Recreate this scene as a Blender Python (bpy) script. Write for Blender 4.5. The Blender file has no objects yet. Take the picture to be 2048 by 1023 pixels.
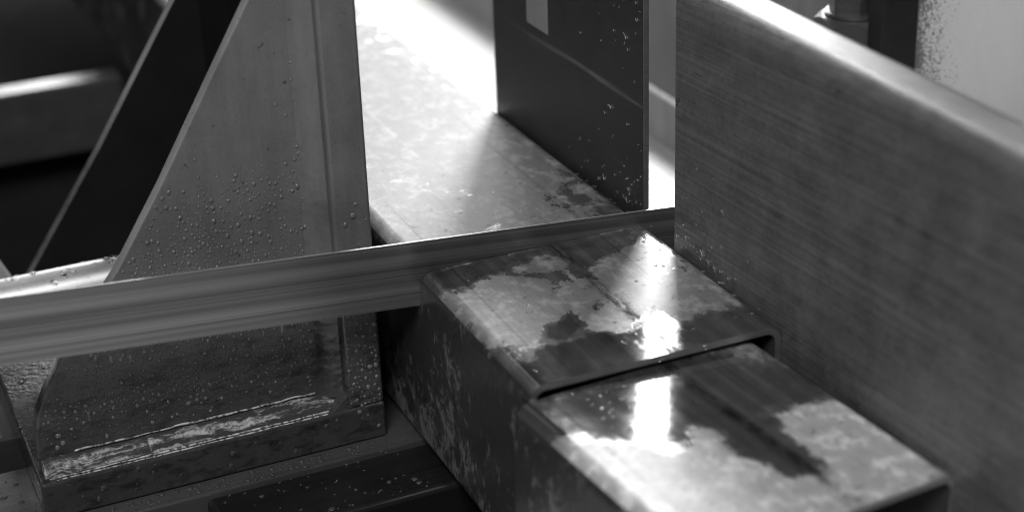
import bpy, bmesh, math, random
from mathutils import Vector, Matrix, noise as mnoise
random.seed(7)
S = bpy.context.scene
C = S.collection
R = math.radians

# ------------------------------------------------------------------ camera
cd = bpy.data.cameras.new("camera")
cam = bpy.data.objects.new("camera", cd); C.objects.link(cam)
yaw, pitch, roll = 0.40636, -0.43888, -0.03577
d = Vector((math.sin(yaw)*math.cos(pitch), math.cos(yaw)*math.cos(pitch), math.sin(pitch)))
r0 = Vector((math.cos(yaw), -math.sin(yaw), 0)); u0 = r0.cross(d)
rr = math.cos(roll)*r0 + math.sin(roll)*u0
uu = -math.sin(roll)*r0 + math.cos(roll)*u0
M = Matrix((rr, uu, -d)).transposed().to_4x4()
M.translation = Vector((-0.37566, -0.70342, 0.35786))
cam.matrix_world = M
cd.sensor_width = 36; cd.lens = 62.84
cd.clip_start = 0.02; cd.clip_end = 60
cd.dof.use_dof = True; cd.dof.focus_distance = 0.85; cd.dof.aperture_fstop = 5.6
S.camera = cam

# ------------------------------------------------------------------ world, lamps, exposure
w = bpy.data.worlds.new("World"); S.world = w; w.use_nodes = True
bg = w.node_tree.nodes["Background"]; bg.inputs[0].default_value = (1, 1, 1, 1); bg.inputs[1].default_value = 0.04

def lamp(name, loc, target, sx, sy, power):
    ld = bpy.data.lights.new(name, 'AREA'); ld.shape = 'RECTANGLE'; ld.size = sx; ld.size_y = sy; ld.energy = power
    o = bpy.data.objects.new(name, ld); C.objects.link(o)
    o.location = loc
    o.rotation_euler = (Vector(target)-Vector(loc)).to_track_quat('-Z', 'Y').to_euler()
    return o
def polar(az, el, dist): return (dist*math.sin(R(az))*math.cos(R(el)), dist*math.cos(R(az))*math.cos(R(el)), dist*math.sin(R(el)))
lamp("low_window_light", polar(12.5, 14.5, 3.0), (0, 0, 0), 1.25, 0.76, 18)
lamp("tall_window_light", polar(34.0, 32.0, 3.0), (0, 0, 0), 0.64, 1.45, 78)
lamp("workshop_lamp", (-1.1, -1.6, 2.2), (0, 0, 0), 0.9, 0.9, 62)

vs = S.view_settings
vs.view_transform = 'Standard'; vs.look = 'None'; vs.exposure = 0; vs.gamma = 1; vs.use_curve_mapping = False
S.cycles.use_denoising = True
S.cycles.max_bounces = 10
S.cycles.filter_width = 1.15

# ------------------------------------------------------------------ node helper
class NT:
    def __init__(s, name):
        s.m = bpy.data.materials.new(name); s.m.use_nodes = True
        s.t = s.m.node_tree; s.b = s.t.nodes["Principled BSDF"]
        s.pos = s.node('ShaderNodeTexCoord').outputs['Object']
    def node(s, k): return s.t.nodes.new(k)
    def put(s, sock, v):
        if isinstance(v, bpy.types.NodeSocket): s.t.links.new(v, sock)
        elif isinstance(v, (int, float)) and sock.type in ('RGBA',): sock.default_value = (v, v, v, 1)
        else: sock.default_value = v
    def math(s, op, a, b=0.0, clamp=False):
        n = s.node('ShaderNodeMath'); n.operation = op; n.use_clamp = clamp
        s.put(n.inputs[0], a); s.put(n.inputs[1], b); return n.outputs[0]
    def add(s, a, b): return s.math('ADD', a, b)
    def mul(s, a, b): return s.math('MULTIPLY', a, b)
    def scale(s, v, sc, off=(0, 0, 0), rot=(0, 0, 0)):
        n = s.node('ShaderNodeMapping'); s.put(n.inputs[0], v)
        n.inputs['Location'].default_value = off; n.inputs['Rotation'].default_value = rot; n.inputs['Scale'].default_value = sc
        return n.outputs[0]
    def noise(s, v, scale=1.0, detail=4.0, rough=0.55, dist=0.0, col=False):
        n = s.node('ShaderNodeTexNoise'); s.put(n.inputs['Vector'], v)
        n.inputs['Scale'].default_value = scale; n.inputs['Detail'].default_value = detail
        n.inputs['Roughness'].default_value = rough; n.inputs['Distortion'].default_value = dist
        return n.outputs['Color' if col else 'Fac']
    def step(s, v, a, b, lo=0.0, hi=1.0):
        n = s.node('ShaderNodeMapRange'); n.interpolation_type = 'SMOOTHSTEP'
        s.put(n.inputs[0], v); n.inputs[1].default_value = a; n.inputs[2].default_value = b
        s.put(n.inputs[3], lo); s.put(n.inputs[4], hi); return n.outputs[0]
    def mix(s, f, a, b):
        n = s.node('ShaderNodeMix'); n.data_type = 'FLOAT'
        s.put(n.inputs[0], f); s.put(n.inputs[2], a); s.put(n.inputs[3], b); return n.outputs[0]
    def xyz(s, v):
        n = s.node('ShaderNodeSeparateXYZ'); s.put(n.inputs[0], v); return n.outputs
    def vmath(s, op, a, b=None):
        n = s.node('ShaderNodeVectorMath'); n.operation = op; s.put(n.inputs[0], a)
        if b is not None: s.put(n.inputs[1], b)
        return n.outputs
    def warp(s, v, scale, amp, detail=3.0):
        c = s.noise(v, scale, detail, 0.6, 0, True)
        c = s.vmath('SUBTRACT', c, (0.5, 0.5, 0.5))[0]
        c = s.vmath('MULTIPLY', c, (amp, amp, amp))[0]
        return s.vmath('ADD', v, c)[0]
    def blobs(s, v, lst):
        """sum of soft elliptical spots (cx, cy, rx, ry, weight) in the object's own x,y"""
        tot = 0.0
        for cx, cy, rx, ry, wt in lst:
            p = s.vmath('SUBTRACT', v, (cx, cy, 0))[0]
            p = s.vmath('MULTIPLY', p, (1/rx, 1/ry, 0))[0]
            l = s.vmath('LENGTH', p)[1]
            k = s.step(l, 0.35, 1.25, wt, 0.0)
            tot = k if isinstance(tot, float) else s.add(tot, k)
        return tot
    def bump(s, h, strength=0.3, dist=0.0005, prev=None):
        n = s.node('ShaderNodeBump'); s.put(n.inputs['Height'], h)
        n.inputs['Strength'].default_value = strength; n.inputs['Distance'].default_value = dist
        if prev is not None: s.put(n.inputs['Normal'], prev)
        return n.outputs[0]
    def out(s, base=0.5, metal=0.0, rough=0.5, normal=None, **kw):
        s.put(s.b.inputs['Base Color'], base); s.put(s.b.inputs['Metallic'], metal); s.put(s.b.inputs['Roughness'], rough)
        if normal is not None: s.put(s.b.inputs['Normal'], normal)
        for k, v in kw.items(): s.put(s.b.inputs[k.replace('_', ' ')], v)
        return s.m

# ------------------------------------------------------------------ materials
def m_tube_top(name, blobs, seam_x, gain=1.0, metal=0.62, amp=1.7, bw=1.0, off=0.0, soft=0.0):
    n = NT(name); P = n.pos
    x, y, z = n.xyz(P)
    Pf = n.vmath('MULTIPLY', P, (1, 1, 0))[0]
    Pw = n.warp(n.warp(Pf, 60, 0.020), 240, 0.008, 5)
    field = n.add(n.add(n.mul(n.blobs(Pw, blobs), bw), off), n.mul(n.add(n.noise(Pf, 38, 8, 0.66, 0.5), -0.5), amp))
    field = n.add(field, n.mul(n.add(n.noise(n.scale(Pf, (150, 16, 1)), 1, 5, 0.65), -0.5), 0.8))
    dry = n.step(field, -0.09-soft, 0.12+soft)
    film = n.step(n.add(field, n.mul(n.add(n.noise(Pf, 120, 6, 0.7), -0.5), 0.9)), -0.62, -0.30)
    mott = n.noise(n.warp(Pf, 90, 0.012), 75, 9, 0.68, 0.3)
    mott2 = n.noise(n.scale(Pf, (1, 0.6, 1), (3.1, 1.7, 0)), 210, 8, 0.7)
    flake = n.step(n.add(mott, n.mul(n.add(mott2, -0.5), 0.8)), 0.50, 0.64)
    dark = n.step(n.noise(n.warp(Pf, 300, 0.003), 190, 4, 0.55), 0.64, 0.68)
    specks = n.step(n.noise(Pf, 620, 2, 0.5), 0.67, 0.71)
    streak = n.noise(n.scale(Pf, (900, 9, 1)), 1, 4, 0.6)
    streak2 = n.noise(n.scale(Pf, (110, 2.2, 1)), 1, 4, 0.6)
    line = n.step(n.noise(n.scale(Pf, (420, 1.6, 1), (0.7, 0.3, 0)), 1, 2, 0.5), 0.68, 0.72)
    grain = n.noise(Pf, 1500, 3, 0.6)
    sx = n.math('ABSOLUTE', n.add(n.add(x, -seam_x), n.mul(n.add(n.noise(n.scale(Pf, (40, 25, 1)), 1, 3), -0.5), 0.006)))
    seam = n.mul(n.step(sx, 0.0010, 0.0048, 1, 0), n.step(n.noise(n.scale(Pf, (420, 90, 1)), 1, 5, 0.75), 0.40, 0.60))
    seam = n.mul(seam, n.step(y, 0.004, 0.02, 1, 0))
    wetb = n.add(0.29, n.add(n.mul(n.add(streak2, -0.5), 0.70), n.add(n.mul(n.add(mott, -0.5), 0.30), n.mul(n.add(streak, -0.5), 0.12))))
    dryb = n.mul(n.mix(flake, 0.27*gain, 0.37*gain), n.add(0.35, n.add(n.mul(mott2, 0.75), n.mul(mott, 0.5))))
    dryb = n.add(dryb, n.add(n.mul(n.add(streak, -0.5), 0.12), n.mul(n.add(grain, -0.5), 0.14)))
    base = n.mix(dry, n.mul(wetb, n.mix(film, 0.85, 1.2)), dryb)
    base = n.mul(base, n.mix(n.mul(n.math('MAXIMUM', dark, specks), n.mix(dry, 0.35, 1.0)), 1.0, 0.55))
    base = n.mul(base, n.mix(line, 1.0, 1.6))
    line2 = n.step(n.noise(n.scale(Pf, (260, 0.9, 1), (4.7, 0.1, 0)), 1, 3, 0.6), 0.60, 0.68)
    base = n.mul(base, n.mix(line2, 1.0, 0.62))
    base = n.mul(base, n.mix(seam, 1.0, 0.22))
    base = n.math('MAXIMUM', base, 0.02)
    rough = n.mix(dry, n.add(n.mix(film, 0.055, 0.15), n.mul(mott, 0.10)), n.add(n.mix(flake, 0.51, 0.58), n.mul(n.add(mott2, -0.5), 0.15)))
    rough = n.add(rough, n.add(n.mul(n.add(streak, -0.5), 0.07), n.mul(seam, 0.25)))
    h = n.mul(dry, n.add(n.mul(streak, 0.4), n.add(n.mul(grain, 0.6), n.add(n.mul(mott2, 0.8), 0.4))))
    h = n.add(h, n.mul(n.noise(Pf, 60, 3, 0.45), 1.9))
    nb = n.bump(h, 0.25, 0.0003)
    return n.out(base, n.mix(dry, 0.85, metal), rough, nb)

def m_tube_side():
    n = NT('tube_side_mill_scale'); P = n.pos
    runs = n.noise(n.scale(P, (120, 120, 75)), 1, 9, 0.75, 0.4)
    fine = n.noise(n.scale(P, (420, 420, 240)), 1, 5, 0.7)
    big = n.noise(P, 16, 3)
    f = n.add(runs, n.add(n.mul(n.add(fine, -0.5), 0.5), n.mul(n.add(big, -0.5), 0.7)))
    pale = n.step(f, 0.52, 0.66)
    base = n.add(n.mix(pale, 0.045, 0.17), n.mul(n.add(fine, -0.5), 0.05))
    rough = n.mix(pale, 0.28, 0.52)
    return n.out(base, 0.35, rough, n.bump(n.add(f, n.mul(pale, 0.3)), 0.35, 0.0006))

def m_steel(name, base, rough, metal=0.9, streak_axis='Y', sscale=700, amp=0.2, blot=0.3, scratch=0.0, bumpd=0.0002):
    n = NT(name); P = n.pos
    sc = {'X': (7, sscale, sscale), 'Y': (sscale, 7, sscale), 'Z': (sscale, sscale, 7), 'XY': (8, 8, sscale)}[streak_axis]
    st = n.noise(n.scale(P, sc), 1, 4, 0.65)
    st2 = n.noise(n.scale(P, tuple(k if k < 20 else k*0.16 for k in sc)), 1, 3, 0.6)
    bl = n.noise(P, 22, 5, 0.6); fine = n.noise(P, 900, 3, 0.6)
    b = n.mul(base, n.add(1.0, n.add(n.mul(n.add(st, -0.5), amp*2), n.add(n.mul(n.add(st2, -0.5), amp*2), n.add(n.mul(n.add(bl, -0.5), blot*2), n.mul(n.add(fine, -0.5), 0.35))))))
    spots = n.step(n.noise(P, 75, 4, 0.62), 0.69, 0.76)
    b = n.mul(b, n.mix(spots, 1.0, 0.42))
    b = n.math('MAXIMUM', b, 0.01)
    rg = n.add(rough, n.add(n.mul(n.add(bl, -0.5), 0.25), n.mul(n.add(st, -0.5), 0.15)))
    return n.out(b, metal, rg, n.bump(n.add(st, n.mul(fine, 0.5)), 0.35, bumpd))

def m_dark_plate():
    n = NT('dark_plate_steel'); P = n.pos
    st = n.noise(n.scale(P, (60, 2.2, 60)), 1, 4, 0.6); st2 = n.noise(n.scale(P, (420, 6, 420)), 1, 3, 0.6)
    bl = n.noise(P, 40, 7, 0.66)
    glow = n.step(st, 0.56, 0.70); sc = n.step(st2, 0.66, 0.72)
    pit = n.step(n.noise(P, 420, 2, 0.5), 0.70, 0.74)
    b = n.mul(n.add(0.04, n.add(n.mul(glow, 0.15), n.mul(sc, 0.03))), n.add(0.4, n.mul(bl, 1.2)))
    b = n.mul(b, n.mix(pit, 1.0, 0.3))
    return n.out(b, 0.4, n.add(0.30, n.mul(bl, 0.2)), n.bump(n.add(st2, bl), 0.2, 0.0003))

def m_jaw():
    n = NT('jaw_steel'); P = n.pos
    ang = n.scale(P, (1, 1, 1), (0, 0, 0), (R(3), 0, 0))
    ln = n.noise(n.scale(ang, (1000, 6, 1000)), 1, 4, 0.75)
    ln2 = n.noise(n.scale(ang, (170, 3, 170)), 1, 4, 0.6)
    bl = n.noise(n.warp(P, 40, 0.03), 48, 9, 0.7); fine = n.noise(P, 420, 6, 0.7)
    marks = n.step(n.noise(n.scale(n.warp(P, 20, 0.03), (100, 100, 55)), 1, 4, 0.6), 0.70, 0.76)
    scr = n.step(n.noise(n.scale(P, (600, 40, 900), (2, 5, 1), (R(-38), 0, 0)), 1, 2, 0.5), 0.735, 0.76)
    b = n.mul(0.18, n.add(1.0, n.add(n.mul(n.add(ln, -0.5), 1.9), n.add(n.mul(n.add(ln2, -0.5), 0.25), n.add(n.mul(n.add(bl, -0.5), 1.25), n.mul(n.add(fine, -0.5), 1.1))))))
    b = n.mul(b, n.mix(n.math('MAXIMUM', marks, scr), 1.0, 0.4))
    b = n.math('MAXIMUM', b, 0.012)
    rg = n.add(0.46, n.add(n.mul(n.add(bl, -0.5), 0.3), n.mul(n.add(fine, -0.5), 0.2)))
    return n.out(b, 0.6, rg, n.bump(n.add(ln, n.mul(fine, 0.6)), 0.4, 0.0004))

def m_blade():
    n = NT('blade_steel'); P = n.pos; x, y, z = n.xyz(P)
    t = n.add(z, n.mul(x, 0.081))          # height across the blade: polish marks run along its length
    cv = n.node('ShaderNodeCombineXYZ'); n.put(cv.inputs[0], n.mul(x, 0.9)); n.put(cv.inputs[1], n.mul(t, 190)); 
    a = n.noise(cv.outputs[0], 1, 3, 0.55)
    cv2 = n.node('ShaderNodeCombineXYZ'); n.put(cv2.inputs[0], n.mul(x, 3)); n.put(cv2.inputs[1], n.mul(t, 1500)); 
    b = n.noise(cv2.outputs[0], 1, 2, 0.5)
    base = n.math('MAXIMUM', n.add(0.19, n.add(n.mul(n.add(a, -0.5), 0.5), n.mul(n.add(b, -0.5), 0.20))), 0.03)
    return n.out(base, 0.85, n.add(0.29, n.mul(n.add(a, -0.5), 0.12)), n.bump(n.add(a, n.mul(b, 0.3)), 0.1, 0.0002))

def m_paint(name, base, rough, wet_shade_lo=None, wet_shade_hi=None, chips=0.66):
    n = NT(name); P = n.pos; x, y, z = n.xyz(P)
    peel = n.noise(P, 380, 3, 0.5); big = n.noise(P, 24, 7, 0.66); fine = n.noise(P, 900, 4, 0.65)
    run = n.noise(n.scale(P, (120, 120, 14)), 1, 5, 0.65)
    dirt = n.step(n.noise(n.warp(P, 60, 0.02), 80, 7, 0.7), chips, chips+0.10)
    pits = n.step(n.noise(P, 300, 2, 0.5), 0.72, 0.75)
    b = n.mul(base, n.add(1.0, n.add(n.mul(n.add(big, -0.5), 0.8), n.add(n.mul(n.add(run, -0.5), 0.6), n.mul(n.add(fine, -0.5), 0.5)))))
    b = n.mul(b, n.mix(n.math('MAXIMUM', dirt, pits), 1.0, 0.4))
    rg = n.add(rough, n.add(n.mul(n.add(big, -0.5), 0.3), n.mul(n.add(fine, -0.5), 0.2)))
    if wet_shade_lo is not None:      # coolant wet rising from the base plate, darkened further for shade low down
        zz = n.add(z, n.mul(n.add(n.noise(n.scale(P, (45, 45, 20)), 1, 6, 0.65), -0.5), 0.06))
        wet_shade = n.step(zz, wet_shade_lo, wet_shade_hi, 1, 0)
        grime = n.step(n.noise(n.scale(P, (70, 70, 160)), 1, 6, 0.7), 0.48, 0.62)
        b = n.mul(b, n.mix(wet_shade, 1.0, n.mix(grime, 0.46, 0.20))); rg = n.mix(wet_shade, rg, n.mix(grime, 0.14, 0.3))
    return n.out(b, 0.0, rg, n.bump(n.add(peel, n.add(n.mul(big, 2.0), n.mul(fine, 0.4))), 0.3, 0.0006))

def m_water(name='coolant_water'):
    n = NT(name)
    return n.out(1.0, 0.0, 0.03, None, IOR=1.33, Transmission_Weight=1.0)

SEAM = -0.0525
top_blobs = [(-.0965,-.040,.030,.020,1.1), (-.065,-.019,.012,.007,1.3), (-.062,-.084,.017,.012,1.4), (-.028,-.055,.036,.040,1.0),
             (-.018,-.085,.022,.018,.6), (-.106,-.073,.013,.012,1.1), (-.104,-.092,.010,.008,.7),
             (-.102,-.0105,.020,.009,-1.9), (-.083,-.080,.010,.012,-1.3), (-.086,-.111,.040,.019,-1.7), (-.022,-.112,.030,.014,-1.6),
             (-.055,-.003,.035,.008,-.9), (-.119,-.004,.010,.016,-1.6), (-.049,-.104,.010,.016,-.9),
             (-.06,.20,.09,.17,1.0), (-.06,.55,.12,.25,.8), (-.02,.07,.03,.04,-.25), (-.105,.06,.03,.06,.9), (-.03,.12,.04,.1,.5), (-.07,.03,.05,.03,.7)]
off_blobs = [(-.072,-.022,.034,.034,-1.5), (-.081,-.046,.012,.014,-1.6), (-.042,-.030,.030,.030,-1.2), (-.050,-.070,.013,.030,-1.2), (-.098,-.020,.020,.016,-.8),
             (-.112,-.062,.020,.022,1.2), (-.090,-.095,.035,.022,1.5), (-.066,-.120,.050,.018,1.2), (-.018,-.090,.020,.034,1.6),
             (-.014,-.045,.012,.02,-.5), (-.118,-.006,.014,.020,-1.5), (-.082,-.052,.02,.008,.6)]
MAT = {}
MAT['top'] = m_tube_top('tube_top_wet_scale', top_blobs, SEAM, 1.15, 0.62, 3.2, 0.62, -0.10)
MAT['top_off'] = m_tube_top('offcut_top_wet_scale', off_blobs, -0.0475, 2.2, 0.4, 2.0, 1.0, 0.0, 0.22)
MAT['side'] = m_tube_side()
MAT['cut'] = m_steel('fresh_cut_edge', 0.42, 0.35, 0.9, 'X', 900, 0.3, 0.2)
MAT['inner'] = m_steel('tube_inside', 0.05, 0.6, 0.3, 'Y', 300, 0.2, 0.4)
MAT['blade'] = m_blade()
MAT['jaw'] = m_jaw()
MAT['jaw_dark'] = m_dark_plate()
MAT['strip'] = m_steel('pale_strip', 0.33, 0.45, 0.4, 'Z', 600, 0.2, 0.2)
MAT['paint'] = m_paint('grey_machine_paint', 0.122, 0.38, -0.055, 0.03, 0.68)
MAT['paint_base'] = m_paint('grimy_base_paint', 0.085, 0.36, -0.075, 0.01, 0.60)
MAT['paint_dark'] = m_paint('dark_machine_paint', 0.032, 0.42, None, None, 0.62)
MAT['paint_black'] = m_paint('black_machine_paint', 0.009, 0.6, None, None, 0.62)
MAT['paint_matte'] = m_paint('matte_dark_paint', 0.05, 0.8, None, None, 0.6)
MAT['paint_grey'] = m_paint('mid_grey_machine_paint', 0.36, 0.85, None, None, 0.72)
MAT['edge'] = m_paint('lit_paint_edge', 0.26, 0.45, -0.03, 0.03, 0.64)
MAT['rail'] = m_steel('bed_rail_steel', 0.17, 0.22, 0.7, 'X', 500, 0.25, 0.5)
MAT['block'] = m_steel('oily_block_steel', 0.018, 0.30, 0.4, 'X', 300, 0.4, 0.6)
MAT['rod'] = m_steel('bright_rod_steel', 0.85, 0.38, 0.9, 'X', 300, 0.1, 0.1)
MAT['shelf'] = m_steel('reflector_shelf_steel', 0.8, 0.5, 0.4, 'X', 300, 0.3, 0.3)
MAT['back'] = m_steel('blade_back_glint', 0.8, 0.45, 0.7, 'X', 300, 0.05, 0.05)  # brighter than the blade: the glint along its back is painted
MAT['table'] = m_steel('pale_table_steel', 0.50, 0.5, 0.5, 'Y', 300, 0.05, 0.1)
MAT['nut'] = m_steel('nut_steel', 0.15, 0.42, 0.75, 'XY', 500, 0.3, 0.5)
MAT['post'] = m_paint('oily_black_post', 0.022, 0.38, None, None, 0.60)
MAT['water'] = m_water()
def m_coolant_glint():
    n = NT('pale_coolant_glint'); P = n.pos
    return n.out(n.mix(n.step(n.noise(P, 420, 4, 0.65), 0.38, 0.60), 0.07, 0.55), 0.0, 0.12, n.bump(n.noise(P, 300, 3), 0.12, 0.0005), IOR=1.4)  # pale coolant: the bright reflections along the weld are painted into it
MAT['coolant_glint'] = m_coolant_glint()
def m_weld():
    n = NT('wet_weld_shine'); P = n.pos
    f = n.noise(n.scale(n.warp(P, 80, 0.006), (22, 330, 330)), 1, 5, 0.65); g = n.noise(P, 520, 4, 0.7)
    pale = n.mul(n.step(f, 0.47, 0.62), n.step(g, 0.30, 0.55))  # pale streaks put the wet shine into the weld's colour
    return n.out(n.mix(pale, 0.045, 0.38), 0.0, n.mix(pale, 0.12, 0.28), n.bump(n.add(f, n.mul(g, 0.6)), 0.35, 0.0008), IOR=1.45)
def m_drop():
    n = NT('water_on_paint'); return n.out(0.135, 0.0, 0.04, None, IOR=1.6)
MAT['drop'] = m_drop()
def m_drop_dark():
    n = NT('water_oily_and_shaded'); return n.out(0.05, 0.0, 0.05, None, IOR=1.5)  # dark drops for oily steel; shade on the base plate is in it too
MAT['drop_dark'] = m_drop_dark()
MAT['weld'] = m_weld()
MAT['chip'] = m_steel('swarf_chip', 0.8, 0.35, 0.9, 'X', 500, 0.1, 0.1)
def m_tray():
    n = NT('tray_shade_black'); return n.out(n.add(0.006, n.mul(n.noise(n.pos, 30, 5), 0.012)), 0.0, 0.95, None, Specular_IOR_Level=0.05)  # near-black: darkness under the bed and between the gussets put into the colour
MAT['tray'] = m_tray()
def m_panel():
    n = NT('stained_light_panel'); P = n.pos; x, y, z = n.xyz(P)
    g = n.step(x, 0.174, 0.236, 0.21, -0.12)
    sp = n.noise(P, 620, 5, 0.75, 0.2); sp2 = n.noise(n.scale(P, (60, 60, 26)), 1, 5, 0.65)
    st = n.step(n.add(n.add(sp, g), n.mul(n.add(sp2, -0.5), 0.45)), 0.56, 0.68)
    one = n.step(n.noise(P, 28, 3, 0.5), 0.73, 0.77)
    b = n.mul(n.add(0.78, n.mul(n.add(sp2, -0.5), 0.16)), n.mix(n.math('MAXIMUM', st, one), 1.0, 0.30))
    return n.out(b, 0.0, 0.5, n.bump(n.noise(P, 420, 3), 0.3, 0.0006))
MAT['panel'] = m_panel()

# ------------------------------------------------------------------ mesh helpers
def obj(name, bm, mats, parent=None, smooth=False, weighted=False):
    me = bpy.data.meshes.new(name); bmesh.ops.recalc_face_normals(bm, faces=bm.faces[:])
    bm.to_mesh(me); bm.free()
    for m in (mats if isinstance(mats, (list, tuple)) else [mats]): me.materials.append(m)
    if smooth is not False:
        for p in me.polygons: p.use_smooth = True
        if smooth is not True and hasattr(me, 'set_sharp_from_angle'): me.set_sharp_from_angle(angle=R(smooth))
    o = bpy.data.objects.new(name, me); C.objects.link(o)
    if smooth is not True and smooth is not False or weighted:
        wn = o.modifiers.new('weighted_normal', 'WEIGHTED_NORMAL'); wn.keep_sharp = True; wn.weight = 100
    if parent is not None: o.parent = parent
    return o
def empty(name, loc=(0, 0, 0)):
    o = bpy.data.objects.new(name, None); C.objects.link(o); o.location = loc; return o
def tag(o, label, cat, group=None):
    o['label'] = label; o['category'] = cat
    if group: o['group'] = group
    return o
def bmbox(x0, x1, y0, y1, z0, z1, bev=0.001, seg=2, bm=None):
    bm2 = bmesh.new()
    bmesh.ops.create_cube(bm2, size=1.0)
    for v in bm2.verts:
        v.co = Vector(((x0+x1)/2+v.co.x*(x1-x0), (y0+y1)/2+v.co.y*(y1-y0), (z0+z1)/2+v.co.z*(z1-z0)))
    if bev > 0: bmesh.ops.bevel(bm2, geom=bm2.edges[:], offset=bev, segments=seg, profile=0.5, affect='EDGES')
    return bm2
def box(name, x0, x1, y0, y1, z0, z1, mat, parent=None, bev=0.001, seg=2):
    return obj(name, bmbox(x0, x1, y0, y1, z0, z1, bev, seg), mat, parent, 40)
def prism(name, pts, axis, a, b, mat, parent=None, bev=0.0012, seg=2, edge_mat=None):
    """polygon pts extruded along an axis; 'y': pts are (x,z); 'z': pts are (x,y)"""
    bm = bmesh.new()
    mk = (lambda p, t: (p[0], t, p[1])) if axis == 'y' else (lambda p, t: (p[0], p[1], t))
    A = [bm.verts.new(mk(p, a)) for p in pts]; B = [bm.verts.new(mk(p, b)) for p in pts]
    bm.faces.new(A); bm.faces.new(B[::-1])
    for i in range(len(pts)):
        j = (i+1) % len(pts); bm.faces.new((A[i], B[i], B[j], A[j]))
    bmesh.ops.recalc_face_normals(bm, faces=bm.faces[:])
    if bev: 
        es = [e for e in bm.edges if e.calc_face_angle(0) > R(25)]
        bmesh.ops.bevel(bm, geom=es, offset=bev, segments=seg, profile=0.5, affect='EDGES')
    if edge_mat is not None:    # lighter cut edge round the plate: the light it catches is in the colour
        bm.normal_update()
        for f in bm.faces:
            if abs(f.normal.y) < 0.85: f.material_index = 1
        mat = [mat, edge_mat]
    return obj(name, bm, mat, parent, 35)

# ------------------------------------------------------------------ setting: chip tray under everything
tray = obj('chip_tray', bmbox(-2.5, 2.5, -1.2, 3.2, -0.36, -0.30, 0.002), MAT['tray']); tray['kind'] = 'structure'

# ------------------------------------------------------------------ steel tubes
TW, TZ, RAD, WALL = 0.12, 0.0984, 0.0075, 0.003
def ring(w, h, r, inset, extra=None):
    """closed profile (x from -w to 0, z from -h to 0); list of points, clockwise from left wall"""
    rad = max(r-inset, 0.002); n = 6; pts = []
    x0, x1, z0, z1 = -w+inset, -inset, -h+inset, -inset
    def arc(cx, cz, a0):
        for i in range(n+1):
            a = R(a0 - 90*i/n); pts.append((cx+rad*math.cos(a), cz+rad*math.sin(a)))
    if extra: pts.append((x0, extra[0]))
    arc(x0+rad, z1-rad, 180)
    arc(x1-rad, z1-rad, 90)
    if extra: pts.append((x1, extra[1]))
    arc(x1-rad, z0+rad, 0)
    arc(x0+rad, z0+rad, -90)
    return pts
def tube_bm(w, h, r, spans, kerf_z=None):
    """spans: y intervals; between two spans the walls stay joined below kerf_z (left, right)"""
    bm = bmesh.new()
    O = ring(w, h, r, 0, kerf_z); I = ring(w, h, r, WALL, kerf_z); n = len(O)
    def mat_of(i):      # top and its rounded corners / sides
        za, zb = O[i][1], O[(i+1) % n][1]
        return 0 if min(za, zb) > -0.0052 else 1
    loops = []
    for y0, y1 in spans:
        for y in (y0, y1):
            loops.append(([bm.verts.new((p[0], y, p[1])) for p in O], [bm.verts.new((p[0], y, p[1])) for p in I]))
    def below(i):
        if kerf_z is None: return True
        xa, za = O[i]; xb, zb = O[(i+1) % n]
        lim = kerf_z[0] if xa < -w/2 else kerf_z[1]
        return max(za, zb) <= lim + 1e-6
    for k in range(len(loops)-1):
        a, b = loops[k], loops[k+1]; gap = k % 2 == 1
        for i in range(n):
            j = (i+1) % n
            if gap and not below(i): continue
            f = bm.faces.new((a[0][i], a[0][j], b[0][j], b[0][i])); f.material_index = mat_of(i); f.smooth = True
            f = bm.faces.new((a[1][j], a[1][i], b[1][i], b[1][j])); f.material_index = 3; f.smooth = True
    for k, l in enumerate(loops):
        for i in range(n):
            j = (i+1) % n
            if 0 < k < len(loops)-1 and below(i): continue
            f = bm.faces.new((l[0][i], l[0][j], l[1][j], l[1][i])); f.material_index = 2
    return bm
def droplet(bm, c, nrm, r, flat=0.45, stretch=1.0, down=Vector((0, 0, -1)), seg=9, rings=3):
    nrm = Vector(nrm).normalized(); c = Vector(c)
    t = down - nrm*down.dot(nrm)
    if t.length < 1e-4: t = Vector((random.uniform(-1, 1), random.uniform(-1, 1), 0))
    t.normalize(); s = nrm.cross(t)
    ph = random.uniform(0, 6.28); wob = random.uniform(0.0, 0.16)
    topv = bm.verts.new(c + nrm*r*flat); prev = None
    base = []
    for k in range(1, rings+1):
        a = k/rings*math.pi/2; loop = []
        for i in range(seg):
            b = 2*math.pi*i/seg
            rad = r*math.sin(a)*(1+wob*math.sin(2*b+ph))
            lo = rad*math.cos(b); lo = lo*stretch if lo > 0 else lo
            loop.append(bm.verts.new(c + t*lo + s*rad*math.sin(b) + nrm*(r*flat*math.cos(a) - 0.00004*(k == rings))))
        for i in range(seg):
            j = (i+1) % seg
            if prev is None: bm.faces.new((topv, loop[i], loop[j]))
            else: bm.faces.new((prev[i], loop[i], loop[j], prev[j]))
        prev = loop
    bm.faces.new(prev[::-1])

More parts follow.
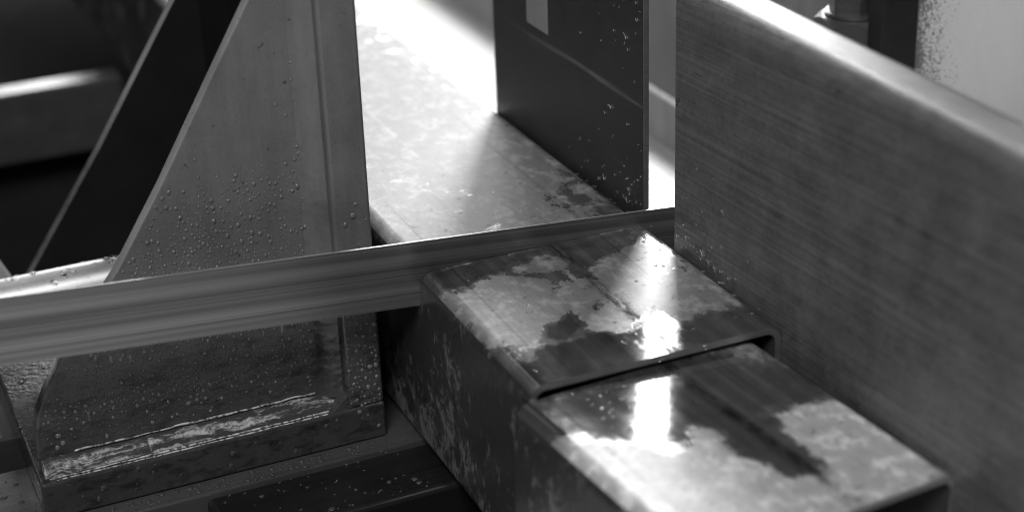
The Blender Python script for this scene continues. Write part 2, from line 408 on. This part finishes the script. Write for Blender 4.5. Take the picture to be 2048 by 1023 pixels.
tubem = [MAT['top'], MAT['side'], MAT['cut'], MAT['inner']]
tube = obj('steel_tube', tube_bm(TW, TZ, RAD, [(-0.1216, -0.0003), (0.0014, 1.25)], (-0.0168, -0.0268)), tubem, None, 40)
tag(tube, 'long wet rectangular steel tube clamped on the bed with the saw blade in its kerf', 'steel tube')
offc = obj('steel_tube', tube_bm(TW, TZ, RAD, [(-0.1281, 0.0)]), [MAT['top_off'], MAT['side'], MAT['cut'], MAT['inner']], None, 40)
offc.location = (-0.0091, -0.1140, -0.0066)
offc.rotation_euler = (Matrix.Rotation(0.0989, 3, "Z") @ Matrix.Rotation(0.0129, 3, "X") @ Matrix.Rotation(0.019, 3, "Y")).to_euler()
tag(offc, 'short cut-off steel tube lying skewed and lower in the foreground, white glare on top', 'steel tube')

def beads(name, parent, spots, n, rlo, rhi, flat=0.6):
    bm = bmesh.new(); placed = []
    for _ in range(n):
        cx, cy, sx, sy = random.choice(spots)
        p = (random.gauss(cx, sx), random.gauss(cy, sy)); r = rlo + (rhi-rlo)*random.random()**2.2
        if not (-TW+RAD < p[0] < -RAD): continue
        if any((p[0]-q[0])**2+(p[1]-q[1])**2 < (r+q[2])**2 for q in placed): continue
        placed.append((p[0], p[1], r)); droplet(bm, (p[0], p[1], 0.0), (0, 0, 1), r, flat, 1.0, seg=8)
    o = obj(name, bm, MAT['water'], parent, True); o['kind'] = 'stuff'; return o
beads('water_beads', tube, [(-.062, -.106, .004, .012), (-.041, -.108, .004, .010), (-.09, -.02, .02, .012), (-.05, -.05, .03, .03), (-.112, -.092, .001, .012), (-.10, .015, .01, .008)], 120, .0003, .0010)
beads('water_beads', offc, [(-.078, -.010, .004, .010), (-.054, -.012, .003, .012), (-.085, -.02, .010, .012), (-.07, -.003, .02, .002)], 90, .0004, .0012)

# ------------------------------------------------------------------ saw blade with fine teeth
bm = bmesh.new()
zt = lambda x: 0.0306 - 0.0777*(x+0.3068)
zb = lambda x: -0.0007 - 0.0840*(x+0.3115)
pit, x = 0.0015, -0.62
prof = []
while x < 0.34:
    prof += [(x, zb(x)+0.0004), (x+pit*0.45, zb(x)+0.0003), (x+pit*0.9, zb(x)-0.0003)]
    x += pit
rows = []
ys = (0.0001, 0.0010)
vt = {}
for i, (px, pz) in enumerate(prof):
    rows.append([(bm.verts.new((px, y, zt(px))), bm.verts.new((px, y, (zt(px)+pz)/2)), bm.verts.new((px, y, pz))) for y in ys])
for a, b in zip(rows, rows[1:]):
    for k in (0, 1):
        for q in (0, 1): bm.faces.new((a[k][q], b[k][q], b[k][q+1], a[k][q+1]))
    bm.faces.new((a[0][0], a[1][0], b[1][0], b[0][0])).material_index = 1; bm.faces.new((a[0][2], b[0][2], b[1][2], a[1][2]))
for e in (rows[0], rows[-1]): bm.faces.new((e[0][0], e[0][1], e[0][2], e[1][2], e[1][1], e[1][0]))
blade = obj('saw_blade', bm, [MAT['blade'], MAT['back']])
tag(blade, 'thin steel band saw blade with streaks crossing the picture through the tube', 'saw blade')

# ------------------------------------------------------------------ vise bracket (left)
br = empty('vise_bracket', (-0.22, 0.14, -0.0984))
tag(br, 'grey painted welded vise bracket with sloping gussets and water droplets left of the tube', 'vise bracket')
br_inv = Matrix.Translation((0.22, -0.14, 0.0984))
def bpart(o): o.parent = br; o.matrix_parent_inverse = br_inv; return o
FX, GX, FY, ZB0, ZB1, WY = -0.1323, -0.1512, 0.0273, -0.0982, -0.0785, 0.0380
fp = bpart(box('face_plate', GX, FX, FY, 0.262, ZB1-0.0005, 0.30, MAT['paint'], None, 0.0020, 3))
bpart(box('shade_layer', GX-0.0006, GX-0.0001, WY+0.0090, 0.2435, ZB1+0.001, 0.30, MAT['tray'], None, 0.0001, 1))   # shade laid on the inner side as a black sheet, behind the first gusset
bp = bpart(box('base_plate', -0.3005, FX+0.0002, FY-0.0003, 0.252, ZB0, ZB1, MAT['paint_base'], None, 0.0018, 3))
g1 = [(GX+0.001, ZB1-0.0005), (-0.2990, ZB1-0.0005), (-0.2985, -0.070), (-0.2977, -0.058), (-0.2955, -0.048), (-0.2905, -0.0375), (-0.2819, -0.0240),
      (-0.2507, 0.0145), (-0.2264, 0.0512), (-0.2017, 0.0919), (-0.1785, 0.1296), (GX+0.001, 0.1745)]
bpart(prism('gusset', g1, 'y', WY, WY+0.0082, MAT['paint'], None, 0.0012, 2, MAT['edge']))
g2 = [(GX+0.001, ZB1-0.0005), (-0.2690, ZB1-0.0005), (-0.2648, -0.0725), (-0.2158, -0.0038), (-0.1897, 0.0359), (-0.1656, 0.0724), (GX+0.001, 0.095)]
bpart(prism('gusset', g2, 'y', 0.2440, 0.2522, MAT['tray'], None, 0.0012, 2, MAT['edge']))  # rear gusset's face near-black: the shade on it is in the colour

def fillet(name, path, n1, n2, leg, mat, seed, leg1=None):
    ra = (leg1 or leg)/leg
    """weld bead along path; n1,n2: the two directions of its legs"""
    bm = bmesh.new(); N = len(path); Mx = 8; g = []
    for i, p in enumerate(path):
        row = []
        L = leg*(1+0.10*mnoise.noise(Vector((i*0.03, seed, 0))))
        for k in range(Mx+1):
            t = k/Mx
            q = p + n1*L*ra*(1-t) + n2*L*t + (n1+n2)*L*0.06*math.sin(math.pi*t)
            q += (n1+n2)*0.00016*mnoise.noise(Vector((q.x*300, q.y*300, q.z*300))+Vector((seed, 0, 0)))
            row.append(bm.verts.new(q))
        g.append(row)
    for a, b in zip(g, g[1:]):
        for k in range(Mx): bm.faces.new((a[k], a[k+1], b[k+1], b[k]))
    for row, p in ((g[0], path[0]), (g[-1], path[-1])):
        c = bm.verts.new(p)
        for k in range(Mx): bm.faces.new((c, row[k], row[k+1]))
    return bpart(obj(name, bm, mat, None, True))
X, Y, Z = Vector((1, 0, 0)), Vector((0, 1, 0)), Vector((0, 0, 1))
fillet('weld_bead', [Vector((-0.2975+0.1445*i/200, WY, ZB1)) for i in range(201)], -Y, Z, 0.0066, MAT['weld'], 3.1)
fillet('weld_bead', [Vector((GX, WY, ZB1+0.004+0.25*i/260)) for i in range(261)], -Y, -X, 0.0108, MAT['paint'], 8.7, 0.0050)
bpart(prism('corner_fillet', [(GX+0.0005, ZB1-0.0005), (GX-0.0085, ZB1-0.0005), (GX+0.0005, ZB1+0.0085)], 'y', FY+0.0006, WY-0.001, MAT['paint'], None, 0.0006))
def wick(name, pts, r):
    """thin meniscus of coolant along the weld, its bright reflections painted pale"""
    bm = bmesh.new(); loops = []
    for i, p in enumerate(pts):
        rad = r*(0.75+0.5*mnoise.noise(Vector((i*0.05, p.z*60, 2))))
        if i in (0, len(pts)-1): rad *= 0.15
        loops.append([bm.verts.new(p+Vector((0, rad*math.cos(a), rad*math.sin(a)))) for a in [2*math.pi*k/8 for k in range(8)]])
    for a, b in zip(loops, loops[1:]):
        for k in range(8): bm.faces.new((a[k], a[(k+1) % 8], b[(k+1) % 8], b[k]))
    bm.faces.new(loops[0]); bm.faces.new(loops[-1][::-1])
    return bpart(obj(name, bm, MAT['coolant_glint'], None, True))
def wob(i, s): return 0.0007*mnoise.noise(Vector((i*0.07, s, 0)))
wick('coolant_glint_line', [Vector((-0.296+0.136*i/160, WY-0.0084+wob(i, 1), ZB1+0.0003)) for i in range(161)], 0.0006)
wick('coolant_glint_line', [Vector((-0.282+0.118*i/150, WY-0.0008, ZB1+0.0078+wob(i, 5))) for i in range(151)], 0.0006)

wick('coolant_glint_line', [Vector((-0.293+0.132*i/170, FY+0.0009+wob(i, 13)*0.5, ZB1-0.0002)) for i in range(171)], 0.00045)  # pale line painted in for the highlight on the ledge's front edge
# droplets on the bracket: too many and too small to pick apart
bm = bmesh.new(); placed = []
def slope_x(z):
    pts = g1[2:]
    for (xa, za), (xb, zb_) in zip(pts, pts[1:]):
        if za <= z <= zb_: return xa+(xb-xa)*(z-za)/(zb_-za+1e-9)
    return -0.2985
for _ in range(22000):
    z = random.uniform(-0.068, 0.09); x = random.uniform(-0.298, -0.163)
    if x < slope_x(z)+0.003 or (z < -0.055 and random.random() < 0.7): continue
    dens = max(0.0, min(1.0, (0.056-z)/0.040))
    dens *= 0.35+0.65*(mnoise.noise(Vector((x*28, z*28, 1)))*0.9+0.6)
    if z < -0.054: dens *= 0.4
    if random.random() > dens*0.8+0.006: continue
    r = 0.00028 + 0.0009*random.random()**2.8
    if z < 0.0 and random.random() < 0.12: r += 0.0006
    if any(abs(x-q[0]) < r+q[2] and abs(z-q[1]) < (r+q[2])*1.25 for q in placed): continue
    placed.append((x, z, r)); droplet(bm, (x, WY, z), (0, -1, 0), r, random.uniform(0.38, 0.58), random.uniform(1.0, 1.5))
for _ in range(44):       # weld spatter beaded along the toe of the upright weld
    z = random.uniform(-0.03, 0.115); x = -0.1615+random.gauss(0, 0.0005)
    droplet(bm, (x, WY, z), (0, -1, 0), 0.0003+0.0008*random.random()**3, 0.7, 1.0)
for _ in range(22):       # short runs where drops have merged and slid down
    x = random.uniform(-0.285, -0.17); z = random.uniform(-0.055, 0.0)
    if x < slope_x(z)+0.006: continue
    droplet(bm, (x, WY, z), (0, -1, 0), random.uniform(0.0005, 0.0010), 0.22, random.uniform(3.5, 8.0))
pl2 = []
for _ in range(1500):
    z = random.uniform(-0.092, 0.03); x = random.uniform(GX+0.002, FX-0.002)
    if random.random() > max(0.03, min(1, (0.0-z)/0.03))*0.45: continue
    r = 0.0004+0.0011*random.random()**2.0
    if z < -0.078 and random.random() < 0.7: continue
    if any(abs(x-q[0]) < r+q[2]+.0002 and abs(z-q[1]) < (r+q[2])*1.3 for q in pl2): continue
    pl2.append((x, z, r)); droplet(bm, (x, FY, z), (0, -1, 0), r, 0.45, random.uniform(1.05, 1.45))
bmb = bmesh.new()
for _ in range(26):
    z = random.uniform(-0.094, -0.082); x = random.uniform(-0.29, GX); r = 0.0004+0.0012*random.random()**2
    droplet(bmb, (x, FY-0.0003, z), (0, -1, 0), r, 0.3, 1.2)
for _ in range(130):
    x = random.uniform(-0.30, -0.20); y = random.uniform(0.06, 0.243); r = 0.0008+0.0018*random.random()**2
    droplet(bmb, (x, y, ZB1), (0, 0, 1), r, 0.35, 1.0, seg=10)
o = bpart(obj('water_droplets', bmb, MAT['drop_dark'], None, True)); o['kind'] = 'stuff'
wd = bpart(obj('water_droplets', bm, MAT['drop'], None, True)); wd['kind'] = 'stuff'

# bright rod passing between the two gussets
bm = bmesh.new(); bmesh.ops.create_cone(bm, cap_ends=True, segments=64, radius1=0.0125, radius2=0.0125, depth=0.46, matrix=Matrix.Rotation(R(90), 4, 'Y'))
for v in bm.verts: v.co += Vector((-0.385, 0.160, -0.0468))
rod = obj('guide_rod', bm, MAT['rod'], None, 40)
tag(rod, 'bright wet round steel rod between the two gussets at the left edge', 'guide rod')
bm = bmesh.new()
for _ in range(90):
    a = R(random.gauss(90, 32)); nn = Vector((0, math.cos(a), math.sin(a))); x = random.uniform(-0.34, -0.2)
    droplet(bm, Vector((x, 0.160, -0.0468))+nn*0.0125, nn, 0.0006+0.0016*random.random()**2, 0.35, 1.0)
o = obj('water_droplets', bm, MAT['water'], rod, True); o['kind'] = 'stuff'
# ------------------------------------------------------------------ right-hand jaw bar (front) and thin plate (rear)
def round_bar(name, x0, x1, ztop, zbot, y0, y1, r, mat):
    n = 8; pts = [(x0, zbot), ]
    for i in range(n+1):
        a = R(180-90*i/n); pts.append((x0+r+r*math.cos(a), ztop-r+r*math.sin(a)))
    for i in range(n+1):
        a = R(90-90*i/n); pts.append((x1-r+r*math.cos(a), ztop-r+r*math.sin(a)))
    pts.append((x1, zbot))
    bm = bmesh.new()
    A = [bm.verts.new((p[0], y0, p[1])) for p in pts]; B = [bm.verts.new((p[0], y1, p[1])) for p in pts]
    bm.faces.new(A); bm.faces.new(B[::-1])
    for i in range(len(pts)):
        j = (i+1) % len(pts); bm.faces.new((A[i], B[i], B[j], A[j]))
    bmesh.ops.recalc_face_normals(bm, faces=bm.faces[:])
    es = [e for e in bm.edges if abs(e.verts[0].co.y-e.verts[1].co.y) < 1e-6]
    bmesh.ops.bevel(bm, geom=es, offset=0.0006, segments=2, affect='EDGES')
    return obj(name, bm, mat, None, 35)
jaw = round_bar('jaw_bar', 0.0006, 0.0310, 0.1262, -0.0980, -0.46, -0.0245, 0.0095, MAT['jaw'])
tag(jaw, 'thick brushed steel jaw bar with rounded top edge filling the right side', 'jaw bar')
plate = empty('jaw_plate', (0.002, 0.1, -0.0980))
tag(plate, 'thin dark upright steel plate behind the blade, right of the tube', 'jaw plate')
def ppart(o): o.parent = plate; o.matrix_parent_inverse = Matrix.Translation((-0.002, -0.1, 0.0980)); return o
ppart(box('plate', 0.0006, 0.0034, 0.0070, 0.1860, -0.0980, 0.150, MAT['jaw_dark'], None, 0.0005, 2))
ppart(box('end_edge', 0.0007, 0.0036, 0.0060, 0.0070, -0.0980, 0.1498, MAT['nut'], None, 0.0003, 1))
ppart(box('pale_strip', 0.0003, 0.0008, 0.1128, 0.1390, 0.0633, 0.149, MAT['strip'], None, 0.0001, 1))

# swarf on the jaws and round the kerf
def swarf(name, n, fn, parent=None):
    bm = bmesh.new()
    for _ in range(n):
        p, nr = fn()
        if p is None: continue
        p = Vector(p); nr = Vector(nr)
        a = Vector((random.uniform(-1, 1), random.uniform(-1, 1), random.uniform(-1, 1))); a = (a-nr*a.dot(nr)).normalized(); b = nr.cross(a)
        L = random.uniform(0.0004, 0.0009)*(2.2 if random.random() < 0.12 else 1); wd_ = L*random.uniform(0.22, 0.5); ben = random.uniform(-0.6, 0.6)
        top = []; bot = []
        for k in range(4):
            t = k/3-0.5; q = p + a*L*2*t + b*L*ben*(t*t*4-0.5) + nr*(0.0001+0.0003*abs(t))
            top.append((bm.verts.new(q+b*wd_*0.5+nr*0.00018), bm.verts.new(q-b*wd_*0.5+nr*0.00018)))
            bot.append((bm.verts.new(q+b*wd_*0.5), bm.verts.new(q-b*wd_*0.5)))
        for k in range(3):
            bm.faces.new((top[k][0], top[k][1], top[k+1][1], top[k+1][0])); bm.faces.new((bot[k][1], bot[k][0], bot[k+1][0], bot[k+1][1]))
            bm.faces.new((top[k][0], top[k+1][0], bot[k+1][0], bot[k][0])); bm.faces.new((top[k][1], bot[k][1], bot[k+1][1], top[k+1][1]))
    o = obj(name, bm, MAT['chip'], parent); o['kind'] = 'stuff'; return o
def f1():
    y = -0.0255-abs(random.gauss(0, 0.035)); return (0.0005, y, 0.0012+abs(random.gauss(0, random.choice((0.003, 0.022))))), (-1, 0, 0)
def f2():
    y = 0.0075+abs(random.gauss(0, 0.030)); z = 0.002+abs(random.gauss(0, 0.012)) if random.random() < 0.6 else random.uniform(0.02, 0.11)
    return (0.0005, y, z), (-1, 0, 0)
def f3():
    if random.random() < 0.5: return (random.uniform(-0.12, -0.005), 0.002+abs(random.gauss(0, 0.008)), 0.0), (0, 0, 1)
    return (random.gauss(-0.006, 0.004), random.uniform(-0.11, 0.1), 0.0), (0, 0, 1)
def f4(): return (random.uniform(-0.22, -0.125), random.uniform(-0.02, 0.018), -0.0999), (0, 0, 1)
for nm, cnt, fn, lb in (('swarf', 48, f1, 'tiny bright metal chips stuck to the thick jaw bar'), ('swarf', 64, f2, 'tiny bright metal chips stuck to the thin dark plate'),
                        ('swarf', 110, f3, 'tiny metal chips scattered on the tube top along the kerf'), ('swarf', 22, f4, 'tiny bright chips on the dark block at the bottom')):
    o = swarf(nm, cnt, fn); o['label'] = lb; o['category'] = 'metal chips'

# ------------------------------------------------------------------ bed
rl = box('bed_rail', -0.75, -0.1205+0.45, 0.0167, 0.0815, -0.150, -0.0985, MAT['rail'], None, 0.0015)
tag(rl, 'wet steel bed rail directly under the front edge of the grey bracket', 'bed rail')
bm = bmesh.new()
for _ in range(150):
    x = random.uniform(-0.33, -0.14); y = random.uniform(0.018, 0.0265) if x > -0.30 else random.uniform(0.02, 0.08)
    droplet(bm, (x, y, -0.0985), (0, 0, 1), 0.0005+0.0013*random.random()**2, 0.4, 1.0)
o = obj('water_droplets', bm, MAT['drop_dark'], rl, True); o['kind'] = 'stuff'
rl2 = box('bed_rail', -0.75, 0.33, 0.112, 0.175, -0.150, -0.0985, MAT['rail'], None, 0.0015)
tag(rl2, 'second steel bed rail behind the first, glimpsed at the left edge below the blade', 'bed rail')
rl3 = box('bed_rail', -0.75, -0.1255, 0.634, 0.660, -0.155, -0.0985, MAT['rail'], None, 0.003)
tag(rl3, 'far blurred bed rail with bright top edge in the dark upper left', 'bed rail')
blk = prism('bed_block', [(-0.2275, -0.0235), (-0.2240, -0.0258), (0.05, -0.0258), (0.05, 0.0160), (-0.2285, 0.0160)], 'z', -0.175, -0.1000, MAT['block'], None, 0.0035, 4)
tag(blk, 'dark oily steel block in front of the bed rail at the bottom of the picture', 'steel block')
bm = bmesh.new()
for _ in range(40):
    x = random.uniform(-0.222, -0.128); y = random.choice((random.uniform(-0.022, 0.014), random.gauss(-0.021, 0.002)))
    droplet(bm, (x, min(max(y, -0.0222), 0.0145), -0.1000), (0, 0, 1), 0.0004+0.0014*random.random()**2, 0.4, 1.0)
o = obj('water_droplets', bm, MAT['drop_dark'], blk, True); o['kind'] = 'stuff'
sup = box('reflector_shelf', -0.62, 0.30, -0.70, -0.0600, -0.140, -0.1062, MAT['shelf'], None, 0.002)  # out of view; extended and paled to reflect light onto the blade
tag(sup, 'unseen steel shelf under the cut-off tube, made wide and pale to brighten the blade', 'shelf')

# pale sheet right of the tube, with its side rail
sh = box('table_sheet', 0.004, 0.1755, 0.190, 1.60, -0.112, -0.0985, MAT['table'], None, 0.001)
tag(sh, 'pale overexposed steel table sheet to the right of the far tube', 'table sheet')
sr = empty('side_rail', (0.19, 0.6, -0.112))
tag(sr, 'blurred grey machine rail with dark foot seen through the gap between the jaws', 'side rail')
def spart(o): o.parent = sr; o.matrix_parent_inverse = Matrix.Translation((-0.19, -0.6, 0.112)); return o
spart(box('rail_foot', 0.176, 0.182, 0.110, 1.60, -0.112, -0.066, MAT['paint_grey'], None, 0.002))
spart(box('rail_web', 0.345, 0.365, 0.070, 1.60, -0.29, 0.02, MAT['paint_grey'], None, 0.003))
spart(box('rail_floor', 0.1825, 0.3445, 0.110, 1.60, -0.29, -0.28, MAT['paint'], None, 0.001))

# ------------------------------------------------------------------ panel, post and hex fitting (upper right)
pn = box('saw_cabinet', 0.1730, 0.3400, 0.0440, 0.1000, -0.0980, 0.36, MAT['panel'], None, 0.001)
tag(pn, 'light painted saw cabinet with dark oil spatter at the upper right', 'cabinet')
ps = prism('guide_post', [(0.1500, 0.0270), (0.1720, 0.0270), (0.1752, 0.0302), (0.1752, 0.0390), (0.1500, 0.0390)], 'z', -0.0980, 0.36, MAT['post'], None, 0.0006)
tag(ps, 'oily black upright guide post between hex fitting and light panel', 'guide post')
hf = empty('hex_fitting', (0.1565, 0.0615, -0.098))
tag(hf, 'stacked hexagonal steel nuts on a shaft left of the black post', 'hex fitting')
def hexnut(name, z0, z1, rad, rot, parent, cham=0.0022):
    bm = bmesh.new(); cx, cy = 0.0, 0.0; N = 48
    def hexr(a):
        a = (a-rot) % (math.pi/3); return rad*math.cos(math.pi/6)/math.cos(a-math.pi/6)
    loops = []
    rin = rad*0.868
    levels = [(z0, None, 0.0), (z0+cham*0.2, 1, 0), (z1-cham, 1, 0), (z1, 0, 0)]
    for li, (z, full, _) in enumerate(levels):
        row = []
        for k in range(N):
            a = 2*math.pi*k/N; rh = hexr(a)
            if li == 3: rr_, zz = rad*0.80, z
            elif li == 2: rr_ = rh; zz = z1 - cham*0.18 - cham*1.0*max(0.0, (rh-rin)/(rad-rin))
            else: rr_, zz = rh, z
            row.append(bm.verts.new((cx+rr_*math.cos(a), cy+rr_*math.sin(a), zz)))
        loops.append(row)
    for a, b in zip(loops, loops[1:]):
        for k in range(N): bm.faces.new((a[k], a[(k+1) % N], b[(k+1) % N], b[k]))
    bm.faces.new(loops[0][::-1]); bm.faces.new(loops[-1])
    return obj(name, bm, MAT['nut'], parent, 22)
def cyl(name, z0, z1, rad, parent, mat, bev=0.0006):
    bm = bmesh.new(); bmesh.ops.create_cone(bm, cap_ends=True, segments=40, radius1=rad, radius2=rad, depth=z1-z0)
    for v in bm.verts: v.co.z += (z0+z1)/2
    es = [e for e in bm.edges if e.calc_face_angle(0) > 1]
    bmesh.ops.bevel(bm, geom=es, offset=bev, segments=2, affect='EDGES')
    return obj(name, bm, mat, parent, 40)
ZF = 0.098
hexnut('nut', ZF+0.020, ZF+0.0645, 0.0212, R(22), hf, 0.003)
cyl('washer', ZF+0.0645, ZF+0.0665, 0.0158, hf, MAT['nut'])
hexnut('nut', ZF+0.0665, ZF+0.0780, 0.0142, R(9), hf, 0.002)
cyl('shaft', 0.0005, ZF+0.0200, 0.012, hf, MAT['post'])
cyl('shaft', ZF+0.0780, ZF+0.20, 0.0105, hf, MAT['post'])

# ------------------------------------------------------------------ dark machine parts behind the bracket (blurred)
mc = empty('bandsaw_frame', (-0.4, 1.0, -0.30))
tag(mc, 'dark blurred saw frame behind the far bed rail at the upper left', 'saw frame')
def mpart(o): o.parent = mc; o.matrix_parent_inverse = Matrix.Translation((0.4, -1.0, 0.30)); return o
mpart(box('housing', -0.95, -0.135, 1.60, 1.95, -0.30, 0.0, MAT['paint_dark'], None, 0.01))
mpart(box('ledge', -0.95, -0.185, 0.70, 0.79, -0.30, -0.16, MAT['paint_matte'], None, 0.006))
mpart(box('skirt', -0.95, -0.130, 0.664, 0.69, -0.30, -0.110, MAT['paint_black'], None, 0.006))
rl4 = box('support_bar', -0.1195, 0.0, 0.62, 0.66, -0.15, -0.099, MAT['block'], None, 0.012, 4)
tag(rl4, 'dark support bar under the far end of the long tube', 'support bar')
dg = prism('angle_strut', [(-0.2950, -0.0980), (-0.2660, -0.0980), (-0.3010, -0.0180), (-0.3300, -0.0180)], 'y', 0.268, 0.276, MAT['paint_grey'], None, 0.001)
tag(dg, 'grey sloping strut at the left edge behind the rear gusset', 'strut')
